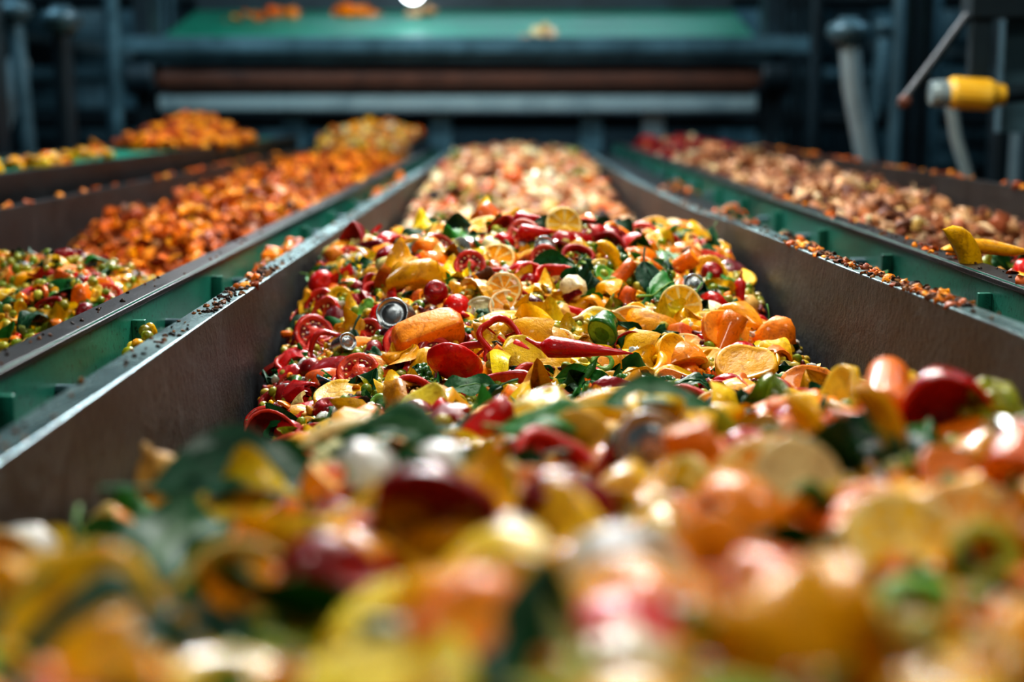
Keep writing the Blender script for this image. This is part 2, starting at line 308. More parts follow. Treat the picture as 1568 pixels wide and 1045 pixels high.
class Heap:
    def __init__(s): s.V=[];s.L=[];s.T=[];s.C=[];s.b=0
    def add(s,sh,R,O,C):
        n=len(O); 
        if n==0: return
        V=np.einsum('nij,vj->nvi',R,sh.v)+O[:,None,:]; nv=len(sh.v)
        s.V.append(V.reshape(-1,3)); s.L.append((sh.l[None,:]+(s.b+np.arange(n)*nv)[:,None]).reshape(-1)); s.T.append(np.tile(sh.t,n)); s.C.append(C[:,sh.r,:].reshape(-1,4)); s.b+=n*nv
    def build(s,name,mat):
        V=np.concatenate(s.V);L=np.concatenate(s.L);T=np.concatenate(s.T);C=np.concatenate(s.C)
        me=bpy.data.meshes.new(name); me.vertices.add(len(V)); me.vertices.foreach_set('co',V.astype(np.float32).ravel())
        me.loops.add(len(L)); me.loops.foreach_set('vertex_index',L.astype(np.int32))
        me.polygons.add(len(T)); st=np.concatenate([[0],np.cumsum(T)[:-1]]); me.polygons.foreach_set('loop_start',st.astype(np.int32))
        try: me.polygons.foreach_set('loop_total',T.astype(np.int32))
        except Exception: pass
        me.polygons.foreach_set('use_smooth',np.ones(len(T),bool))
        a=me.attributes.new('Col','FLOAT_COLOR','FACE'); a.data.foreach_set('color',C.astype(np.float32).ravel())
        me.materials.append(mat); me.update(calc_edges=True); me.validate()
        o=bpy.data.objects.new(name,me); sc.collection.objects.link(o); return o
def basis(n):
    n=n/np.linalg.norm(n,axis=1)[:,None]; t=np.cross(n,rng.normal(size=n.shape)); t/=np.linalg.norm(t,axis=1)[:,None]; b=np.cross(n,t)
    return np.stack([t,b,n],-1)
def colors(pal,n):
    ps=np.array(PAL[pal]); c=ps[rng.integers(0,len(ps),n)].copy()
    c[:,:,:3]*=rng.uniform(.7,1.15,(n,1,1))*rng.uniform(.9,1.1,(n,1,3)); c[:,:,3]=np.clip(c[:,:,3]+rng.uniform(-.1,.12,(n,1)),.08,.9)
    return c
def place(heap,shn,sz,pal,tilt,pos,nrm,bias=(0,-.25,0),an=.15):
    n=len(pos)
    if n==0: return
    vs=SH[shn]; pick=rng.integers(0,len(vs),n)
    nn=nrm+tilt*rng.normal(size=(n,3))*.6+np.array(bias); R=basis(nn)
    k=rng.uniform(sz[0],sz[1],n); A=rng.uniform(1-an,1+an,(n,3))*k[:,None]; R=R*A[:,None,:]; C=colors(pal,n)
    for q in range(len(vs)):
        m=pick==q; heap.add(vs[q],R[m],pos[m],C[m])
def jit(x0,x1,y0,y1,s,xl=None):
    xs=np.arange(x0,x1,s); ys=np.arange(y0,y1,s*.87); X,Y=np.meshgrid(xs,ys); X=X+(np.arange(len(ys))%2)[:,None]*s*.5
    X=X.ravel()+rng.uniform(-.4,.4,X.size)*s; Y=Y.ravel()+rng.uniform(-.4,.4,Y.size)*s
    if xl: 
        a,b=xl(Y); m=(X>a)&(X<b); X,Y=X[m],Y[m]
    p=rng.permutation(len(X)); return X[p],Y[p]
def lump(X,Y,a=.012,f=1.0):
    return a*(np.sin(X*17*f+Y*9*f+1)+np.sin(Y*21*f-X*11*f+2)+.7*np.sin(X*37*f+.5)*np.sin(Y*33*f+1.2))*.5
CL=np.array([(.2,-.25),(.6,-.295),(.8,-.335),(1.0,-.38),(1.43,-.45),(1.75,-.49),(2.05,-.51),(2.23,-.465),(2.5,-.40),(2.72,-.35),(2.9,-.32),(3.1,-.34),(3.5,-.43),(4.2,-.46),(6,-.38),(8,-.33),(10.4,-.36)])
CC=np.array([(.2,-.225),(.6,-.258),(.8,-.273),(1.0,-.288),(1.2,-.308),(1.35,-.33),(1.6,-.38),(1.85,-.41),(2.0,-.39),(2.2,-.352),(2.4,-.308),(2.6,-.266),(2.75,-.25),(3.0,-.26),(3.3,-.32),(3.8,-.42),(5,-.36),(6,-.29),(7,-.262),(8,-.258),(9,-.30),(10.4,-.34)])
CR=np.array([(.2,-.22),(.6,-.245),(1.0,-.27),(1.3,-.297),(1.5,-.325),(1.75,-.37),(2.0,-.41),(2.39,-.37),(2.8,-.315),(3.1,-.285),(3.4,-.33),(3.8,-.44),(6,-.36),(8,-.32),(10.4,-.36)])
WR=np.array([(-.4,.54,-.225),(1.45,.52,-.23),(2.09,.49,-.235),(2.9,.465,-.238),(3.6,.45,-.257),(5.4,.43,-.27),(10.6,.43,-.27)])
ip=lambda A,y,c=1:np.interp(y,A[:,0],A[:,c])
def HC(X,Y):
    t=np.clip(X/.42,-1.15,1.15); c=ip(CC,Y); l=ip(CL,Y); r=ip(CR,Y)
    s=np.where(t<0,l,r); return c+(s-c)*np.abs(t)**2.0+lump(X,Y)
ZL=-.285
def xlC(Y,m=.03): return (-.405+m+0*Y, np.interp(Y,WR[:,0],WR[:,1]-.025)-m)
HLp=np.array([(.8,-.56),(1.9,-.52),(2.2,-.43),(2.5,-.37),(2.8,-.34),(3.1,-.38),(3.3,-.46),(3.6,-.43),(4,-.36),(6,-.325),(8,-.30),(8.6,-.32),(9.2,-.17),(10.2,-.15)])
def HL(X,Y): return ip(HLp,Y)-.45*np.abs((X+.93))**2+lump(X,Y,.035,.7)
HRp=np.array([(.8,-.56),(1.9,-.46),(2.3,-.35),(2.6,-.30),(2.8,-.34),(3.1,-.36),(3.5,-.31),(4.5,-.285),(6,-.275),(8,-.25),(9.2,-.24),(10.2,-.30)])
def HR(X,Y): return ip(HRp,Y)-.5*np.abs((X-1.0))**2+lump(X,Y,.03,.7)
def nrmal(H,X,Y):
    e=.02; dx=(H(X+e,Y)-H(X-e,Y))/(2*e); dy=(H(X,Y+e)-H(X,Y-e))/(2*e)
    n=np.stack([-dx,-dy,np.ones_like(X)],-1); return n/np.linalg.norm(n,axis=1)[:,None]
def P3(H,X,Y,lo,hi): return np.stack([X,Y,Z0+H(X,Y)+rng.uniform(lo,hi,len(X))],-1)
def scatter(heap,H,X,Y,wf,cats,lo,hi,scl=1,bias=(0,-.25,0)):
    W=wf(X,Y); W=W/W.sum(1,keepdims=True); cs=W.cumsum(1); u=rng.uniform(size=len(X)); idx=(u[:,None]>cs).sum(1).clip(0,len(cats)-1)
    pos=P3(H,X,Y,lo,hi); nr=nrmal(H,X,Y)
    for i,c in enumerate(cats):
        m=idx==i
        if m.any():
            sh,sz,pal,tl=CAT[c]; place(heap,sh,(sz[0]*scl,sz[1]*scl),pal,tl,pos[m],nr[m],bias)
G=lambda X,Y,cx,cy,sx,sy:np.exp(-((X-cx)/sx)**2-((Y-cy)/sy)**2)
BC=list(CAT.keys())
base={'tomslice':1.5,'redring':1.3,'redcup':1.1,'redchunk':1.6,'chili':.9,'dredchunk':.9,'cherry':1.2,'dcherry':.9,'yelslice':2.1,'yelhalf':1.2,'yelchunk':2.2,'yelban':1.1,'yelruff':1.3,'citr':.8,'citw':.6,'citsl':.8,
 'orachunk':1.2,'carrot':1.0,'orahalf':.7,'oraslice':.9,'orashell':1.1,'creamch':.6,'bulb':.5,'creamsl':.4,'crush':.5,'leaf':1.0,'leafs':3.0,'leafr':1.4,'gring':.8,'cuke':.8,'gstalk':1.1,'floret':.4,'olruff':1.3,'foil':.9,'egg':.5,'dark':.6}
isred=np.array([CAT[c][2] in('red','dred','tom') for c in BC]);isyel=np.array([CAT[c][2] in('yel','citr') for c in BC]);isgr=np.array([CAT[c][2] in('green','leaf','olive') for c in BC]);isor=np.array([CAT[c][2]=='ora' for c in BC]);iscr=np.array([CAT[c][2] in('cream','white') for c in BC])
def wC(X,Y):
    W=np.tile(np.array([base[c] for c in BC]),(len(X),1))
    def mul(mask,f):
        W[:,mask]*=f[:,None]
    mid=(Y>1.7)
    mul(isred,1+mid*(3.0*G(X,Y,-.3,2.35,.16,.3)+1.5*G(X,Y,.0,2.4,.1,.15)-.6*G(X,Y,.1,2.1,.2,.12)-.4*G(X,Y,.3,2.5,.2,.5))-.5*(~mid))
    mul(isyel,1+mid*(5*G(X,Y,.08,2.12,.2,.11)+1.6*G(X,Y,-.15,2.42,.08,.1)+1*G(X,Y,.22,2.25,.14,.25)))
    mul(isgr,1+mid*(2.0*G(X,Y,.2,2.5,.14,.2)+1.5*G(X,Y,-.05,2.75,.2,.15)-.6*G(X,Y,.08,2.12,.22,.12))+(~mid)*(1.6*G(X,Y,-.2,.8,.16,.35)))
    mul(isor,1+mid*(1.6*G(X,Y,.3,2.6,.2,.4)+1.5*G(X,Y,-.12,2.25,.1,.1))+(~mid)*(.4+1.2*G(X,Y,.25,1.1,.2,.5)))
    mul(isyel,1+(~mid)*(.8+1.2*G(X,Y,.15,1.2,.35,.35)))
    mul(iscr,1+(~mid)*.8)
    return W
def basemesh(name,H,x0,x1,y0,y1,s,drop,mat,xl=None):
    xs=np.linspace(x0,x1,int((x1-x0)/s)); ys=np.linspace(y0,y1,int((y1-y0)/s)); X,Y=np.meshgrid(xs,ys,indexing='ij')
    if xl:
        a,b=xl(Y,0.004); X=a+(X-x0)/(x1-x0)*(b-a)
    Zz=Z0+H(X.ravel(),Y.ravel()).reshape(X.shape)-drop+lump(X,Y,.008,5)
    g=grid(np.stack([X,Y,Zz],-1),flip=True); h=Heap(); h.add(g,np.eye(3)[None],np.zeros((1,3)),np.ones((1,4,4))*.2); return h.build(name,mat)
# ---- centre heap near
hp=Heap()
X,Y=jit(-.45,.6,.25,1.5,.038,lambda y:xlC(y,.04)); scatter(hp,HC,X,Y,wC,BC,-.014,.004,1.2,(0,-.45,0))
X,Y=jit(-.45,.6,.25,1.5,.07,lambda y:xlC(y,.05)); scatter(hp,HC,X,Y,wC,BC,.006,.014,1.3,(0,-.45,0))
X,Y=jit(-.45,.6,.25,1.5,.034,lambda y:xlC(y,.018)); scatter(hp,HC,X,Y,wC,BC,-.004,.010,.5)
X,Y=jit(-.45,.6,1.5,3.45,.034,lambda y:xlC(y,.03)); scatter(hp,HC,X,Y,wC,BC,-.014,.002,1.08,(0,-.45,0))
X,Y=jit(-.45,.6,1.5,3.45,.054,lambda y:xlC(y,.038)); scatter(hp,HC,X,Y,wC,BC,.008,.018,1.15,(0,-.5,0))
X,Y=jit(-.45,.6,1.5,3.45,.027,lambda y:xlC(y,.018)); scatter(hp,HC,X,Y,wC,BC,-.004,.010,.5)
X,Y=jit(-.45,.6,.45,3.3,.0118,lambda y:xlC(y,.01))
pos=P3(HC,X,Y,-.004,.020); nr=nrmal(HC,X,Y)
f=np.sin(X*23+Y*13)+np.sin(Y*31-X*17+1)+rng.normal(0,.35,len(X))
sel=rng.uniform(size=len(X))<(.68-.45*G(X,Y,.08,2.12,.22,.13)-.35*(Y<1.5)+.25*G(X,Y,-.36,2.3,.1,.5)+.2*G(X,Y,.4,2.5,.1,.4))
small=[('pea','chick',(.0072,.0104)),('kern','yel',(.006,.009)),('bean','dred',(.008,.012)),('kern','ora',(.006,.010)),('crum','white',(.006,.010)),('pea','chick',(.0068,.010)),('shard','leaf',(.010,.020)),('crum','dirt',(.006,.010)),('crum','red',(.006,.01))]
edges=[-9,-.6,.0,.3,.5,.8,1.35,1.75,1.9,9]
for i,(s_,p_,z_) in enumerate(small):
    m=(f>edges[i])&(f<=edges[i+1])&sel; place(hp,s_,z_,p_,1.5,pos[m],nr[m])
hp.build('food_waste_heap',M_food)
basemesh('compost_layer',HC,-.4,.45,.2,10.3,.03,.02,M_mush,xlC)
# ---- centre heap far
hp=Heap()
for (s,lo,hi,k) in ((.045,-.01,.02,1.15),(.05,0,.04,1.1)):
    X,Y=jit(-.42,.45,3.4,10.2,s,lambda y:xlC(y,.04)); pos=P3(HC,X,Y,lo,hi); nr=nrmal(HC,X,Y); u=rng.uniform(size=len(X))
    for (s_,p_,a,b) in (('shard','peach',0,.35),('crum','peach',.35,.55),('shell','cream',.55,.72),('shell','peach',.72,.84),('crum','ora',.84,.88),('shell','red',.88,.89),('leaf','leaf',.89,.91),('crum','olive',.91,.94),('crum','dirt',.94,1)):
        m=(u>=a)&(u<b); place(hp,s_,(.018*k,.036*k),p_,1.0,pos[m],nr[m])
hp.build('peeling_heap',M_food)
# ---- side heaps
def shredheap(name,H,x0,x1,y0,y1,s,mix,sz,mat=M_shred,lo=-.01,hi=.03):
    hp=Heap(); X,Y=jit(x0,x1,y0,y1,s); pos=P3(H,X,Y,lo,hi); nr=nrmal(H,X,Y); u=rng.uniform(size=len(X))
    a=0; tot=sum(m[2] for m in mix)
    for s_,p_,w in mix:
        b=a+w/tot; m=(u>=a)&(u<b); place(hp,s_,sz,p_,1.6,pos[m],nr[m],an=.35); a=b
    return hp.build(name,mat)
hp=Heap(); X,Y=jit(-1.24,-.68,1.9,3.3,.034); scatter(hp,HL,X,Y,wC,BC,-.005,.02,.9)
X,Y=jit(-1.24,-.68,1.9,3.3,.02); scatter(hp,HL,X,Y,wC,BC,.0,.025,.4)
X,Y=jit(-1.24,-.68,1.9,3.3,.03); place(hp,'pea',(.007,.011),'chick',1,P3(HL,X,Y,.01,.03),nrmal(HL,X,Y)); hp.build('vegetable_scrap_heap',M_food)
orm=[('shard','orsh',6),('crum','orsh',1),('strip','orsh',4),('shell','orsh',1.5),('crum','dirt',.4)]
shredheap('carrot_shred_heap',HL,-1.24,-.68,3.35,8.6,.024,orm,(.014,.030),lo=-.015,hi=.05)
shredheap('bread_scrap_heap',HL,-1.24,-.68,8.6,10.1,.035,[('crum','citr',2),('shard','peach',3),('crum','cream',2),('crum','orsh',1)],(.018,.04))
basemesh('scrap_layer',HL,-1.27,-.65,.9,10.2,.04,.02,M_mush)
hp=Heap(); X,Y=jit(.80,1.30,2.0,2.95,.032); scatter(hp,HR,X,Y,wC,BC,-.005,.02,.8); hp.build('pepper_scrap_heap',M_food)
shredheap('husk_shred_heap',HR,.80,1.30,2.85,7.2,.021,[('shard','brsh',6),('crum','brsh',1),('strip','brsh',3),('strip','peach',1.5),('shell','brsh',1.5),('shard','cream',.8)],(.011,.026),lo=-.015,hi=.04)
shredheap('beet_shred_heap',HR,.80,1.30,7.1,10.1,.036,[('shard','dred',3),('shard','red',3),('crum','peach',1),('shell','red',2)],(.018,.04))
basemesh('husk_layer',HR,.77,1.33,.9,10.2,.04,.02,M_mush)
# ------------------------------------------------------------ generic mesh helpers for hard things
def link(o): sc.collection.objects.link(o); return o
def mesh_obj(name,V,F,mats,mi=None,smooth=False,bevel=0):
    me=bpy.data.meshes.new(name); me.from_pydata([tuple(v) for v in V],[],[tuple(f) for f in F])
    for m in mats: me.materials.append(m)
    if mi is not None: me.polygons.foreach_set('material_index',np.array(mi,np.int32))
    if smooth: me.polygons.foreach_set('use_smooth',np.ones(len(F),bool))
    me.update(); o=link(bpy.data.objects.new(name,me))
    if bevel:
        b=o.modifiers.new('b','BEVEL'); b.width=bevel; b.segments=2; b.limit_method='ANGLE'; b.angle_limit=.6
    return o
class B:
    def __init__(s): s.V=[];s.F=[];s.M=[];s.mats=[]
    def mi(s,m):
        if m not in s.mats: s.mats.append(m)
        return s.mats.index(m)
    def box(s,c,d,m,rot=None):
        b=len(s.V); R=eul(*rot) if rot else np.eye(3)
        for x in(-1,1):
            for y in(-1,1):
                for z in(-1,1): s.V.append(tuple(np.array(c)+R@(np.array([x*d[0],y*d[1],z*d[2]])/2)))
        for f in((0,1,3,2),(4,6,7,5),(0,4,5,1),(2,3,7,6),(0,2,6,4),(1,5,7,3)): s.F.append([b+i for i in f]); s.M.append(s.mi(m))
    def tube(s,path,r,m,seg=14):
        rad=r if hasattr(r,'__len__') else [r]*len(path)
        path=np.array(path,float); g=tube(path,np.array(rad,float),seg); b=len(s.V)
        s.V+= [tuple(v) for v in g.v]; k=s.mi(m)
        for q in g.l.reshape(-1,4): s.F.append([b+int(i) for i in q]); s.M.append(k)
    def sphere(s,c,r,m):
        g=ball(16,10); b=len(s.V); s.V+=[tuple(np.array(c)+v*r) for v in g.v]; k=s.mi(m)
        for q in g.l.reshape(-1,4): s.F.append([b+int(i) for i in q]); s.M.append(k)
    def sweep(s,ys,secf,mats):
        b=len(s.V); n=None
        for y in ys:
            sec=secf(y); n=len(sec)
            for (x,z) in sec: s.V.append((x,y,Z0+z))
        for k in range(len(ys)-1):
            for j in range(n):
                j2=(j+1)%n; s.F.append([b+k*n+j,b+k*n+j2,b+(k+1)*n+j2,b+(k+1)*n+j]); s.M.append(s.mi(mats[j]))
        s.F.append([b+j for j in range(n)][::-1]); s.M.append(s.mi(mats[0])); s.F.append([b+(len(ys)-1)*n+j for j in range(n)]); s.M.append(s.mi(mats[0]))
    def build(s,name,bevel=0,smooth=False): return mesh_obj(name,s.V,s.F,s.mats,s.M,smooth,bevel)
def legs(b,x0,x1,ztop,ys,m):
    for y in ys:
        for x in (x0,x1):
            b.box((x,y,(Z0+ztop)/2),(.06,.06,Z0+ztop),m); b.box((x,y,.01),(.14,.14,.02),m)
        b.box(((x0+x1)/2,y,Z0+ztop-.04),(abs(x1-x0),.05,.06),m); b.box(((x0+x1)/2,y,.25),(abs(x1-x0),.04,.04),m)
def secC(y):
    xr=float(np.interp(y,WR[:,0],WR[:,1])); zr=float(np.interp(y,WR[:,0],WR[:,2])); zl=ZL
    return [(-.461,zl-.03),(-.461,zl),(-.42,zl),(-.405,-.62),(xr-.03,-.62),(xr,zr),(xr+.035,zr),(xr+.035,zr-.03),
            (xr+.028,zr-.03),(xr+.028,zr-.008),(xr+.008,zr-.008),(xr-.022,-.63),(-.413,-.63),(-.428,zl-.008),(-.454,zl-.008),(-.454,zl-.03)]
mm=[M_flange,M_flange,M_wall,M_rubber,M_wall,M_flange,M_flange,M_black]+[M_wall2]*8
b=B(); b.sweep(list(np.arange(-.3,10.5,.3))+[10.5],secC,mm); legs(b,-.38,.38,-.63,[.3,2.8,5.3,7.8,10.2],M_dkblue)
b.build('conveyor_trough',.0025)
def rail(sg,xa,xb,zt,gx,name):
    b=B()
    def sec(y):
        return [(xa,zt),(xb,zt),(xb,zt-.012),(xa+.01*sg,zt-.012),(xa+.01*sg,zt-.2),(xa+.03*sg,zt-.2),(xa+.03*sg,zt-.21),(xa,zt-.21)]
    b.sweep(np.linspace(.0,10.3,24),sec,[M_black,M_black,M_green,M_green,M_green,M_green,M_green,M_green])
    b.sweep(np.linspace(.0,10.3,24),lambda y:[(xa-.004*sg,zt-.002),(xa-.004*sg,zt-.010),(xa,zt-.010),(xa,zt-.002)],[M_black]*4)
    for y in np.arange(.4,10.2,.55):
        b.box((xa-.010*sg,y,Z0+zt-.10),(.020,.010,.15),M_green); 
        b.tube([(xa-.001*sg,y+.2,Z0+zt-.06),(xa-.01*sg,y+.2,Z0+zt-.06)],.008,M_bluesteel,8)
    g0=min(gx,xa); g1=max(gx,xa); b.box(((g0+g1)/2,5.15,Z0+zt-.085),(g1-g0,10.3,.006),M_black)
    return b.build(name,.0015)
rail(-1,-.56,-.602,-.28,-.4285,'green_side_rail'); rail(1,.69,.735,-.24,.53,'green_side_rail')
def trough(name,x0,x1,z0,z1,m=M_wall2,y0=.3):
    b=B()
    b.sweep(np.linspace(y0,10.3,20),lambda y:[(x0,z0-.03),(x0,z0),(x0+.03,z0),(x0+.045,-.62),(x1-.045,-.62),(x1-.03,z1),(x1,z1),(x1,z1-.03),(x1-.008,z1-.03),(x1-.008,z1-.008),(x1-.022,z1-.008),(x1-.037,-.63),(x0+.037,-.63),(x0+.022,z0-.008),(x0+.008,z0-.008),(x0+.008,z0-.03)],
            [M_black,M_black,m,M_rubber,m,M_black,M_black,M_black]+[m]*8)
    legs(b,x0+.1,x1-.1,-.63,[1,3.5,6,8.5,10.1],M_dkblue); b.build(name,.002)
trough('conveyor_trough',-1.345,-.607,-.255,-.30); trough('conveyor_trough',.74,1.385,-.26,-.21)
def beltconv(name,x0,x1,z,y0,y1,mb):
    b=B(); b.box(((x0+x1)/2,(y0+y1)/2,Z0+z),(x1-x0,y1-y0,.012),mb); b.box(((x0+x1)/2,(y0+y1)/2,Z0+z-.12),(x1-x0,y1-y0,.012),mb)
    for y in np.arange(y0,y1+.01,(y1-y0)/14): b.tube([(x0,y,Z0+z-.06),(x1,y,Z0+z-.06)],.052,M_bluesteel,14)
    for x in (x0-.02,x1+.02): b.box((x,(y0+y1)/2,Z0+z-.04),(.03,y1-y0+.1,.12),M_black)
    legs(b,x0-.02,x1+.02,z-.1,np.arange(y0+.3,y1,2.2),M_dkblue); b.build(name,.003)
beltconv('belt_conveyor',-2.0,-1.5,-.205,2.2,9.6,M_gbelt)
beltconv('belt_conveyor',3.0,3.6,-.22,2.6,6.2,M_rubber)
hp=Heap()
def blob(hp,cx,cy,sx,sy,n,shn,pal,sz,z,hgt=.03):
    X=rng.normal(cx,sx,n).clip(cx-2*sx,cx+2*sx); Y=rng.normal(cy,sy,n).clip(cy-2*sy,cy+2*sy); q=np.exp(-((X-cx)/(1.4*sx))**2-((Y-cy)/(1.4*sy))**2)
    pos=np.stack([X,Y,Z0+z+hgt*q*rng.uniform(0,1,n)],-1); place(hp,shn,sz,pal,1.2,pos,np.tile([0,0,1.],(n,1)))
for (cx,cy,n) in ((-1.62,4.2,25),(-1.6,4.8,25),(-1.7,5.6,14),(-1.6,3.8,15)):
    blob(hp,cx,cy,.05,.1,n,'crum','yel',(.012,.026),-.185); blob(hp,cx,cy,.05,.1,n//2,'shell','ora',(.012,.026),-.185)
blob(hp,-1.72,7.6,.12,.45,500,'crum','orsh',(.02,.05),-.18,.14); hp.build('squash_scrap_pile',M_food)
hp=Heap()
for (cy,n) in ((1.95,60),(2.95,60),(3.2,40),(5.5,80),(6.3,60)):
    blob(hp,-.512,cy,.016,.08,n,'kern','yel',(.008,.012),-.352,.05); blob(hp,-.512,cy,.016,.09,n//2,'pea','olive',(.007,.010),-.352,.05)
    if cy>2.5: blob(hp,-.512,cy,.016,.12,n//2,'shell','ora',(.012,.022),-.345,.06)
for (cy,n) in ((2.0,25),(2.5,30),(3.2,40),(4.1,50),(5.5,50)):
    blob(hp,.62,cy,.025,.12,n,'crum','dirt',(.006,.014),-.315,.03); blob(hp,.62,cy,.025,.12,n//2,'shell','ora',(.008,.018),-.315,.04); blob(hp,.62,cy,.025,.12,n//4,'shard','leaf',(.01,.02),-.315,.04)
hp.build('spilled_kernels',M_food)
hp=Heap()
def crumbs(xf_,z,y0,y1,n,pal='dirt',sz=(.0012,.0036),w=.016):
    Y=rng.uniform(y0,y1,n); Y=Y+.05*np.sin(Y*9); X=np.array([xf_(y) for y in Y])+rng.uniform(-w,w,n); Zz=np.array([z(y) for y in Y]) if callable(z) else np.full(n,z)
    place(hp,'crum',sz,pal,1,np.stack([X,Y,Z0+Zz+.001],-1),np.tile([0,0,1.],(n,1)))
crumbs(lambda y:-.44,ZL,1,4,160); crumbs(lambda y:-.58,-.28,1,5,70)
crumbs(lambda y:-.44,ZL,2.0,2.6,160,sz=(.002,.005)); crumbs(lambda y:-.44,ZL,2.2,2.4,12,'orsh',sz=(.006,.010))
xr_=lambda y:float(np.interp(y,WR[:,0],WR[:,1]))+.018; zr_=lambda y:float(np.interp(y,WR[:,0],WR[:,2]))
crumbs(xr_,zr_,1.2,5,300); crumbs(xr_,zr_,1.6,2.6,90,'orsh',(.003,.008)); crumbs(xr_,zr_,1.6,2.6,200,sz=(.002,.006)); crumbs(lambda y:.712,-.24,1.5,5,160); crumbs(lambda y:.712,-.24,1.5,4,50,'orsh',(.004,.01)); crumbs(lambda y:1.37,-.21,2,8,90,'orsh',(.006,.012)); crumbs(lambda y:-1.33,-.255,2.5,8,60,'orsh',(.008,.014))
hp.build('dirt_crumbs',M_shred)
# ------------------------------------------------------------ hero pieces lying on the heap
def hero(name,shn,pal,x,y,size,rot=(60,0,0),dz=.012,var=0,pi=0,H=HC,z=None,mat=None):
    s=SH[shn][var]; sz=size if hasattr(size,'__len__') else (size,)*3
    R=eul(*[math.radians(a) for a in rot])*np.array(sz)[None,:]
    if z is None: z=float(H(np.array([x]),np.array([y]))[0])+dz
    h=Heap(); C=PAL[pal][pi][None].copy(); h.add(s,R[None],np.zeros((1,3)),C); o=h.build(name,mat or M_food); o.location=(x,y,Z0+z); return o
hero('squash_chunk','cube','ora',-.135,2.16,(.055,.03,.028),(25,-18,15),.035,pi=0)
hero('crumpled_yellow_pepper','shell','yel',-.155,2.42,(.055,.045,.045),(50,0,10),.035,3,2)
hero('crumpled_yellow_pepper','ruff','yel',-.19,2.5,(.045,.045,.04),(35,0,80),.03,1,0)
hero('strawberry','ball','red',-.36,2.62,(.026,.026,.03),(70,0,20),.03,1,2)
hero('tin_can','can','foil',-.19,2.25,(.026,.026,.024),(70,10,-20),.035,mat=M_tin)
hero('tin_can','can','foil',.05,2.56,(.018,.018,.02),(60,50,-20),.035,mat=M_tin); hero('tin_can','can','foil',.30,2.42,(.016,.016,.018),(65,-30,20),.035,mat=M_tin); hero('tin_can','can','foil',-.27,2.2,(.014,.014,.016),(65,30,20),.035,mat=M_tin)
hero('rolled_scrap','roll','foil',-.1,2.55,.018,(60,10,20),.035)
hero('tomato_slice','tom','tom',-.335,2.33,.034,(60,-10,30),.035)
hero('tomato_slice','tom','tom',-.235,2.08,.032,(45,0,0),.035,pi=1)
hero('tomato_slice','tom','tom',-.08,2.46,.028,(60,10,0),.035)
hero('pepper_ring','ring','red',-.024,2.06,.031,(60,10,0),.04,0,0)
hero('pepper_ring','ring','red',-.14,1.9,.028,(40,0,0),.03,1,2)
hero('lemon_half','chalf','citr',.265,2.27,.036,(68,0,10),.035,0,1)
hero('orange_half','phalf','ora',.325,2.18,(.042,.036,.036),(55,15,20),.03,0,2)
hero('orange_wedge','wedge','citr',.26,2.08,.042,(30,20,60),.035,0,0)
hero('lemon_half','chalf','citr',.09,2.68,.034,(65,10,0),.035,1,1)
hero('orange_slice','cslic','citr',-.02,2.3,.03,(60,-10,0),.035,0,0)
hero('yellow_squash','banana','yel',.165,2.47,.036,(70,60,0),.035,0,1)
hero('red_pepper_half','cup','red',-.085,1.97,(.042,.036,.03),(-20,35,40),.05,0,2)
hero('red_pepper_strip','chili','red',.1,1.98,(.065,.06,.05),(20,5,-8),.05,0,0)
hero('cucumber_stub','carrot','green',.135,2.14,(.03,.044,.044),(0,-25,60),.035,1,0)
hero('onion','bulb','cream',.095,2.34,.024,(60,50,0),.035,0,1)
hero('cherry_tomato','ball','red',-.13,2.29,.021,(50,10,0),.035,0,1)
hero('red_chili','chili','red',.03,2.72,(.036,.05,.05),(30,0,-20),.03); hero('red_chili','chili','red',.04,2.62,(.036,.05,.05),(30,0,-10),.035,pi=2)
hero('red_chili','chili','dred',-.28,2.72,(.03,.045,.045),(30,0,170),.03)
hero('squash_slice','slic','yel',.33,2.02,(.05,.04,.04),(35,0,0),.035,1,2); hero('orange_slice','slic','ora',.40,1.9,(.04,.03,.04),(50,0,0),.025,0,0)
hero('tomato_slice','tom','tom',.05,2.5,.026,(60,-20,0),.03,pi=1); hero('cherry_tomato','ball','red',.36,2.6,.022,(50,10,0),.025,0,1)
hero('tomato_half','cup','tom',-.33,1.86,(.036,.034,.03),(60,0,0),.03,0,0); hero('tomato_slice','tom','tom',-.36,1.98,.028,(55,0,0),.03)
hero('leek_leaf','leaf','leaf',.25,2.36,(.05,.06,.05),(30,10,50),.03,1,2); hero('spinach_leaf','leaf','leaf',-.06,1.88,(.045,.05,.03),(30,0,20),.045,3,1)
# foreground
hero('orange','ball','ora',-.018,.60,.036,(40,0,0),.018,1,2)
hero('yellow_pepper_half','phalf','yel',-.245,.74,(.042,.038,.036),(-20,30,0),.024,0,0)
hero('eggshell','shell','white',-.335,.93,(.03,.028,.03),(50,20,0),.03,2)
hero('spinach_leaf','leaf','leaf',-.19,1.0,(.07,.075,.05),(25,5,20),.03,0,3); hero('spinach_leaf','leaf','leaf',-.2,.83,(.065,.08,.05),(25,0,70),.025,3,0)
hero('spinach_leaf','leaf','leaf',-.12,.72,(.055,.06,.05),(30,0,140),.022,2,1); hero('spinach_leaf','leaf','leaf',-.10,1.13,(.06,.06,.05),(22,0,-20),.03,1,0)
hero('spinach_leaf','leaf','leaf',-.05,.98,(.055,.055,.05),(30,0,10),.03,3,1); hero('spinach_leaf','leaf','leaf',.13,1.25,(.05,.05,.03),(20,0,0),.035,0,1)
hero('spinach_leaf','leaf','leaf',.03,1.2,(.045,.05,.03),(20,0,-30),.032,1,2); hero('spinach_leaf','leaf','leaf',.175,.80,(.035,.05,.03),(30,0,160),.028,2,1)
hero('spinach_leaf','leaf','leaf',-.2,.66,(.05,.055,.05),(30,0,30),.016,1,3)
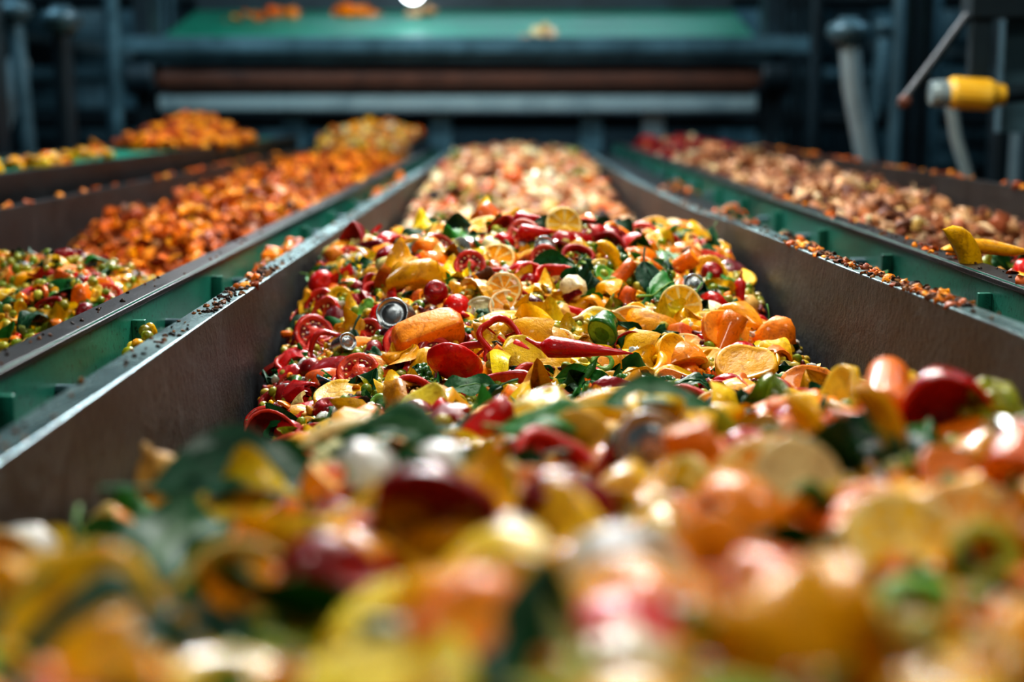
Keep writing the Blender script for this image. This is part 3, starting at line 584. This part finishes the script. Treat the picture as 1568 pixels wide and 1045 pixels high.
hero('orange_wedge','wedge','citr',.145,.86,(.038,.034,.038),(20,30,-40),.034,0,0); hero('orange_half','phalf','ora',.108,.73,.03,(50,0,0),.026,1,2)
hero('onion_half','bulb','white',.058,.69,(.034,.034,.03),(20,20,0),.024,0,0)
hero('red_pepper_half','cup','red',.37,1.19,(.04,.036,.036),(120,20,0),.045,0,0); hero('carrot_piece','carrot','ora',.34,1.28,(.04,.05,.05),(0,-20,70),.045,0,0)
hero('yellow_squash','banana','yel',.275,1.05,.036,(50,60,0),.04,0,0); hero('yellow_squash','banana','yel',.24,1.15,.036,(50,70,0),.035,1,1)
hero('lemon_slice','cslic','citr',.215,.76,.034,(45,0,0),.03,0,1); hero('cucumber_ring','oring','olive',.25,.73,.019,(60,0,0),.026,0,1); hero('orange_slice','cslic','citr',.265,.80,.03,(45,0,0),.03,1,0)
hero('onion_slice','slic','cream',.19,.93,(.032,.032,.03),(60,10,10),.026,0,0); hero('beet_half','cup','dred',-.05,.82,(.036,.03,.028),(110,0,0),.028,0,1)
hero('beet_half','cup','dred',.03,.86,(.03,.028,.028),(140,0,0),.028,0,1)
hero('banana_pepper','banana','cream',-.13,1.26,(.07,.06,.06),(30,0,10),.04,0,0); hero('ginger_root','bulb','cream',-.285,1.13,(.024,.024,.04),(30,-15,0),.04,0,2)
hero('foil_scrap','shard','foil',.36,.98,.03,(50,20,0),.035,0,0,mat=M_tin); hero('cauliflower_floret','floret','olive',.41,1.2,.04,(30,10,0),.03,0,1)
hero('tin_can','can','foil',.10,1.10,(.026,.026,.022),(68,0,10),.035,mat=M_tin); hero('eggshell','shell','white',-.05,1.0,.024,(30,0,30),.045,0,0); hero('eggshell','shell','white',-.10,.93,.024,(30,0,30),.045,2,0); hero('eggshell','shell','white',.0,.74,.018,(40,0,30),.035,2,0)
hero('carrot_piece','carrot','ora',.34,.93,(.035,.045,.045),(0,-30,50),.035,1,1); hero('lemon_half','phalf','yel',.09,1.34,.04,(40,0,0),.03,0,0); hero('yellow_pepper_half','phalf','yel',.17,1.42,.035,(50,20,0),.03,1,2)
hero('yellow_pepper_strip','banana','yel',.70,2.22,(.06,.07,.05),(75,70,10),0,0,1,z=-.235); hero('yellow_pepper_strip','banana','yel',.76,2.3,(.07,.05,.035),(10,0,5),0,1,0,z=-.225)
# ------------------------------------------------------------ background machinery
z=lambda v:Z0+v
b=B(); cx=-.42; w=4.35
b.box((cx,11.15,z(.62)),(w,1.45,.02),M_gbelt,(math.radians(13),0,0)); b.tube([(cx-w/2,10.44,z(.43)),(cx+w/2,10.44,z(.43))],.055,M_bluesteel,20)
b.box((cx+.05,10.35,z(.445)),(5.1,.12,.11),M_bluesteel); b.box((cx,10.38,z(.35)),(4.5,.06,.06),M_bluesteel)
b.tube([(cx-w/2,10.5,z(.215)),(cx-w/4,10.5,z(.215)),(cx+w/4,10.5,z(.215)),(cx+w/2,10.5,z(.215))],.098,M_rust,28)
b.box((cx,10.75,z(.2)),(w,.05,.4),M_dkblue)
b.box((cx,10.4,z(.035)),(4.3,.09,.10),M_pale)
for x in (cx-w/2-.1,cx+w/2+.1):
    b.box((x,10.6,z(.25)-.35),(.12,.3,1.9),M_dkblue); b.box((x,10.55,(Z0-.2)/2),(.16,.16,Z0-.2),M_bluesteel)
    b.tube([(x-.08,10.4,z(.215)),(x+.08,10.4,z(.215))],.13,M_dkblue,20)
for x in (-1.62,-.55,.55,1.0): b.box((x,10.52,z(-.2)),(.16,.1,.35),M_bluesteel if x!=1.0 else M_pale)
b.box((cx,11.9,z(.86)),(w,.2,.22),M_dkblue)
b.build('infeed_belt_machine',.004)
hp=Heap()
for (x,y_,p,s_) in ((-1.85,11.55,'ora',.06),(-1.3,11.6,'ora',.08),(-.75,11.6,'peach',.05),(.2,10.6,'peach',.05),(-2.1,11.4,'orsh',.04)):
    blob(hp,x,y_,.08,.05,14,'crum',p,(s_*.5,s_),.40+(y_-10.45)*.23+.05,.1)
hp.build('fruit_scraps_on_belt',M_food)
def plane(name,c,d,m): b=B(); b.box(c,d,m); return b.build(name)
plane('floor',(0,8,-.05),(16,22,.1),M_conc); plane('ceiling',(0,8,5.55),(16,22,.1),M_panel)
plane('wall_back',(0,19.05,2.75),(16,.1,5.5),M_panel); plane('wall_left',(-8.05,8,2.75),(.1,22,5.5),M_panel); plane('wall_right',(8.05,8,2.75),(.1,22,5.5),M_panel)
def column(x,y,h,m=M_dkblue,w_=.16):
    b=B(); b.box((x,y,h/2),(w_*.25,w_,h),m); b.box((x-w_/2,y,h/2),(w_*.18,w_*1.1,h),m); b.box((x+w_/2,y,h/2),(w_*.18,w_*1.1,h),m); b.box((x,y,.015),(w_*2,w_*2,.03),m); b.build('steel_column',.003)
for x,y,m in ((-2.45,6.6,M_dkblue),(-3.1,8.3,M_bluesteel),(-3.7,10.2,M_dkblue),(-2.9,12,M_bluesteel),(2.35,8.6,M_dkblue),(2.75,10.2,M_bluesteel),(3.3,7.6,M_dkblue),(3.9,11,M_bluesteel),(2.3,12,M_dkblue),(-2.25,5.6,M_dkblue),(2.6,6.0,M_dkblue)): column(x,y,5.5,m)
def pipe(name,path,r,m,cap=None):
    b=B(); b.tube(path,r,m,16)
    if cap:
        p=np.array(path[0]); b.tube([p+np.array([0,0,cap*.55]),p+np.array([0,0,cap*.45]),p-np.array([0,0,cap*.1]),p-np.array([0,0,cap*.5])],[cap*.6,cap*1.05,cap*1.2,cap*.8],M_bluesteel,18)
    b.build(name,0,True)
pipe('support_strut',[(1.6,7,z(.36)),(1.63,7,z(.1)),(1.72,7,z(-.3)),(1.86,7.0,.0)],.05,M_pale,.09)
pipe('support_strut',[(1.50,5,z(.06)),(1.53,5,z(-.1)),(1.60,5,z(-.3)),(1.7,5,0.)],.022,M_pale)
pipe('support_strut',[(-2.75,8,z(.25)),(-2.78,8,z(.1)),(-2.92,8,z(-.2)),(-3.05,8,0.)],.06,M_pale)
pipe('support_strut',[(-2.62,7.6,z(.5)),(-2.6,7.6,z(.1)),(-2.58,7.6,z(-.3)),(-2.58,7.6,0.)],.04,M_bluesteel,.08)
pipe('support_strut',[(-2.25,7.2,z(.43)),(-2.25,7.2,z(.3)),(-2.25,7.2,0.3),(-2.25,7.2,0.)],.05,M_dkblue,.09)
pipe('support_strut',[(2.35,9.2,z(.5)),(2.3,9.2,z(.1)),(2.25,9.2,z(-.4)),(2.25,9.2,0.)],.05,M_bluesteel,.08)
for k,(x,y,r,m) in enumerate(((-2.7,9.7,.05,M_bluesteel),(-3.4,9.2,.08,M_dkblue),(-2.95,7.4,.03,M_bluesteel),(2.05,9.9,.05,M_dkblue),(2.6,9.1,.06,M_bluesteel),(2.85,8.2,.04,M_pale),(2.0,7.6,.03,M_bluesteel),(2.25,6.7,.05,M_dkblue),(-3.2,6.9,.04,M_dkblue),(3.3,9.7,.1,M_bluesteel),(-4.1,9.7,.1,M_bluesteel))):
    pipe('vertical_pipe',[(x,y,0),(x,y,1.2),(x,y,3),(x+.02,y,5.5)],r,m)
for k,(y,zz,r,m) in enumerate(((12.9,.95,.09,M_dkblue),(13.2,.3,.07,M_bluesteel),(13.5,-.1,.1,M_dkblue),(12.5,1.25,.12,M_bluesteel))):
    pipe('horizontal_pipe',[(-7.97,y,z(zz)),(-2,y,z(zz)),(2,y,z(zz)),(7.97,y,z(zz))],r,m)
def cabinet(x,y,wd,dp,h,m):
    b=B(); b.box((x,y,h/2),(wd,dp,h),m); b.box((x,y-dp/2-.01,h*.52),(wd*.86,.02,h*.86),M_bluesteel)
    b.box((x+wd*.33,y-dp/2-.03,h*.55),(.03,.03,.16),M_pale)
    for k in range(5): b.box((x-wd*.1,y-dp/2-.025,h*.8+k*.03),(wd*.4,.01,.012),M_dkblue)
    b.build('control_cabinet',.01)
cabinet(-3.8,7.6,.8,.5,1.75,M_dkblue); cabinet(3.35,8.7,.8,.5,1.6,M_dkblue); cabinet(-5.0,9.0,1.2,.6,2.0,M_dkblue); cabinet(4.4,7.0,1.0,.6,1.9,M_dkblue)
def tank(x,y,r,h):
    b=B(); b.tube([(x,y,.5),(x,y,.7),(x,y,h-.2),(x,y,h)],[r*.3,r,r,r*.5],M_bluesteel,28)
    for a in (0.8,2.4,3.9,5.5): b.tube([(x+r*.8*math.cos(a),y+r*.8*math.sin(a),0),(x+r*.8*math.cos(a),y+r*.8*math.sin(a),.9)],.04,M_dkblue,8)
    b.tube([(x,y,h*.6),(x+.01,y,h*.62)],[r*1.03]*2,M_pale,28); b.build('storage_tank',0,False)
tank(-4.6,15.5,.8,3.2); tank(4.6,15.5,.8,3.0); tank(2.8,15.5,.6,2.6); tank(-2.7,15.8,.6,2.4)
b=B(); b.tube([(1.33,4.5,z(.045)),(1.36,4.5,z(.047)),(1.47,4.5,z(.04)),(1.50,4.5,z(.04))],[.035,.05,.05,.035],M_yel,20); b.tube([(1.31,4.5,z(.045)),(1.345,4.5,z(.045))],.042,M_pale,18)
b.tube([(1.50,4.5,z(.04)),(1.72,4.52,z(.06)),(1.9,4.6,z(.06))],.03,M_dkblue,12); b.box((1.46,4.58,z(.17)),(.06,.05,.27),M_dkblue); b.box((1.62,4.6,z(.34)),(.4,.12,.12),M_dkblue); b.box((1.62,4.7,z(.12)),(.10,.06,.4),M_bluesteel)
b.tube([(1.42,4.6,z(.28)),(1.33,4.58,z(.16)),(1.22,4.55,z(.02))],.014,M_dkblue,10); b.sphere((1.22,4.53,z(.02)),.022,M_rust)
b.box((1.9,4.6,(z(.5))/2),(.1,.1,z(.5)),M_dkblue); b.build('sensor_arm',.002)
b=B(); b.box((1.6,3.3,z(.30)),(1.9,.14,.09),M_dkblue,(0,math.radians(7),0)); b.box((2.45,3.3,(z(.25))/2),(.12,.12,z(.25)),M_dkblue); b.build('overhead_arm',.004)
def lamp(x,y,zz,l,wd,energy,rot,col=(1,1,1),fix=True):  # area light added out of frame; its housing and tube are invented dressing
    L=bpy.data.lights.new('lamp_light','AREA'); L.shape='RECTANGLE'; L.size=l; L.size_y=wd; L.energy=energy; L.color=col
    o=bpy.data.objects.new('light',L); e=bpy.data.objects.new('added_lamp',None); link(e); link(o); e.location=(x,y,zz); e.rotation_euler=rot; o.parent=e; o.location=(0,0,-.03)
    bb=B(); bb.box((0,0,.04),(l+.1,wd+.1,.06),M_pale)
    for sx in(-1,1): bb.box((sx*(l/2+.03),0,0),(.03,wd+.1,.08),M_pale)
    h=bb.build('added_lamp_housing'); h.parent=e
    bb=B(); bb.tube([(-.9*l/2,wd/3,.0),(.9*l/2,wd/3,.0)],.015,M_tube,10); t=bb.build('tube'); t.parent=e
r=math.radians
lamp(.3,3.4,Z0+1.9,.9,.5,96,(r(-14),0,0),(1,.94,.85))
lamp(-.3,6.6,Z0+2.3,1.3,.4,190,(r(-45),0,0),(.96,.97,1))  # added back light for rim and wet highlights
lamp(-1.0,.5,Z0+1.7,.6,.4,17,(r(5),r(-28),0),(1,.96,.88))  # soft fill added over the left foreground
lamp(1.4,1.2,Z0+1.8,.6,.4,22,(r(0),r(30),0),(1,.94,.84))  # matching fill added on the right
lamp(-.4,8.9,Z0+2.3,3.5,.5,100,(r(45),0,0),(.8,.95,1))  # added to brighten the infeed machine
lamp(-4,6.5,Z0+3.2,2,.5,115,(r(25),0,0),(.6,.85,1)); lamp(4,6.5,Z0+3.2,2,.5,115,(r(25),0,0),(.6,.85,1)); lamp(0,14.3,Z0+3.4,4,.5,140,(r(20),0,0),(.6,.85,1))  # cool lights added to lift the dark background
b=B(); b.sphere((-.78,11,z(.87)),.085,M_tube); b.tube([(-.78,11,z(.93)),(-.78,11,z(1.1)),(-.78,11,5.5)],[.07,.02,.02],M_dkblue); b.build('hanging_lamp',0,True)
wd=bpy.data.worlds.new('w'); sc.world=wd; wd.use_nodes=True; bg=wd.node_tree.nodes['Background']; bg.inputs[0].default_value=(.3,.45,.5,1); bg.inputs[1].default_value=.16
# ------------------------------------------------------------ camera
cam=bpy.data.cameras.new('camera'); co=link(bpy.data.objects.new('camera',cam)); co.location=(0,0,Z0)
cam.lens=50; cam.sensor_width=36; co.rotation_euler=(math.pi/2-.1626,0,.0028); cam.clip_start=.02
cam.dof.use_dof=True; cam.dof.focus_distance=2.05; cam.dof.aperture_fstop=2.1; cam.dof.aperture_blades=0
sc.camera=co
sc.view_settings.view_transform='Standard'; sc.view_settings.look='None'
try: sc.view_settings.look='Medium High Contrast'
except Exception as e: print('look',e)
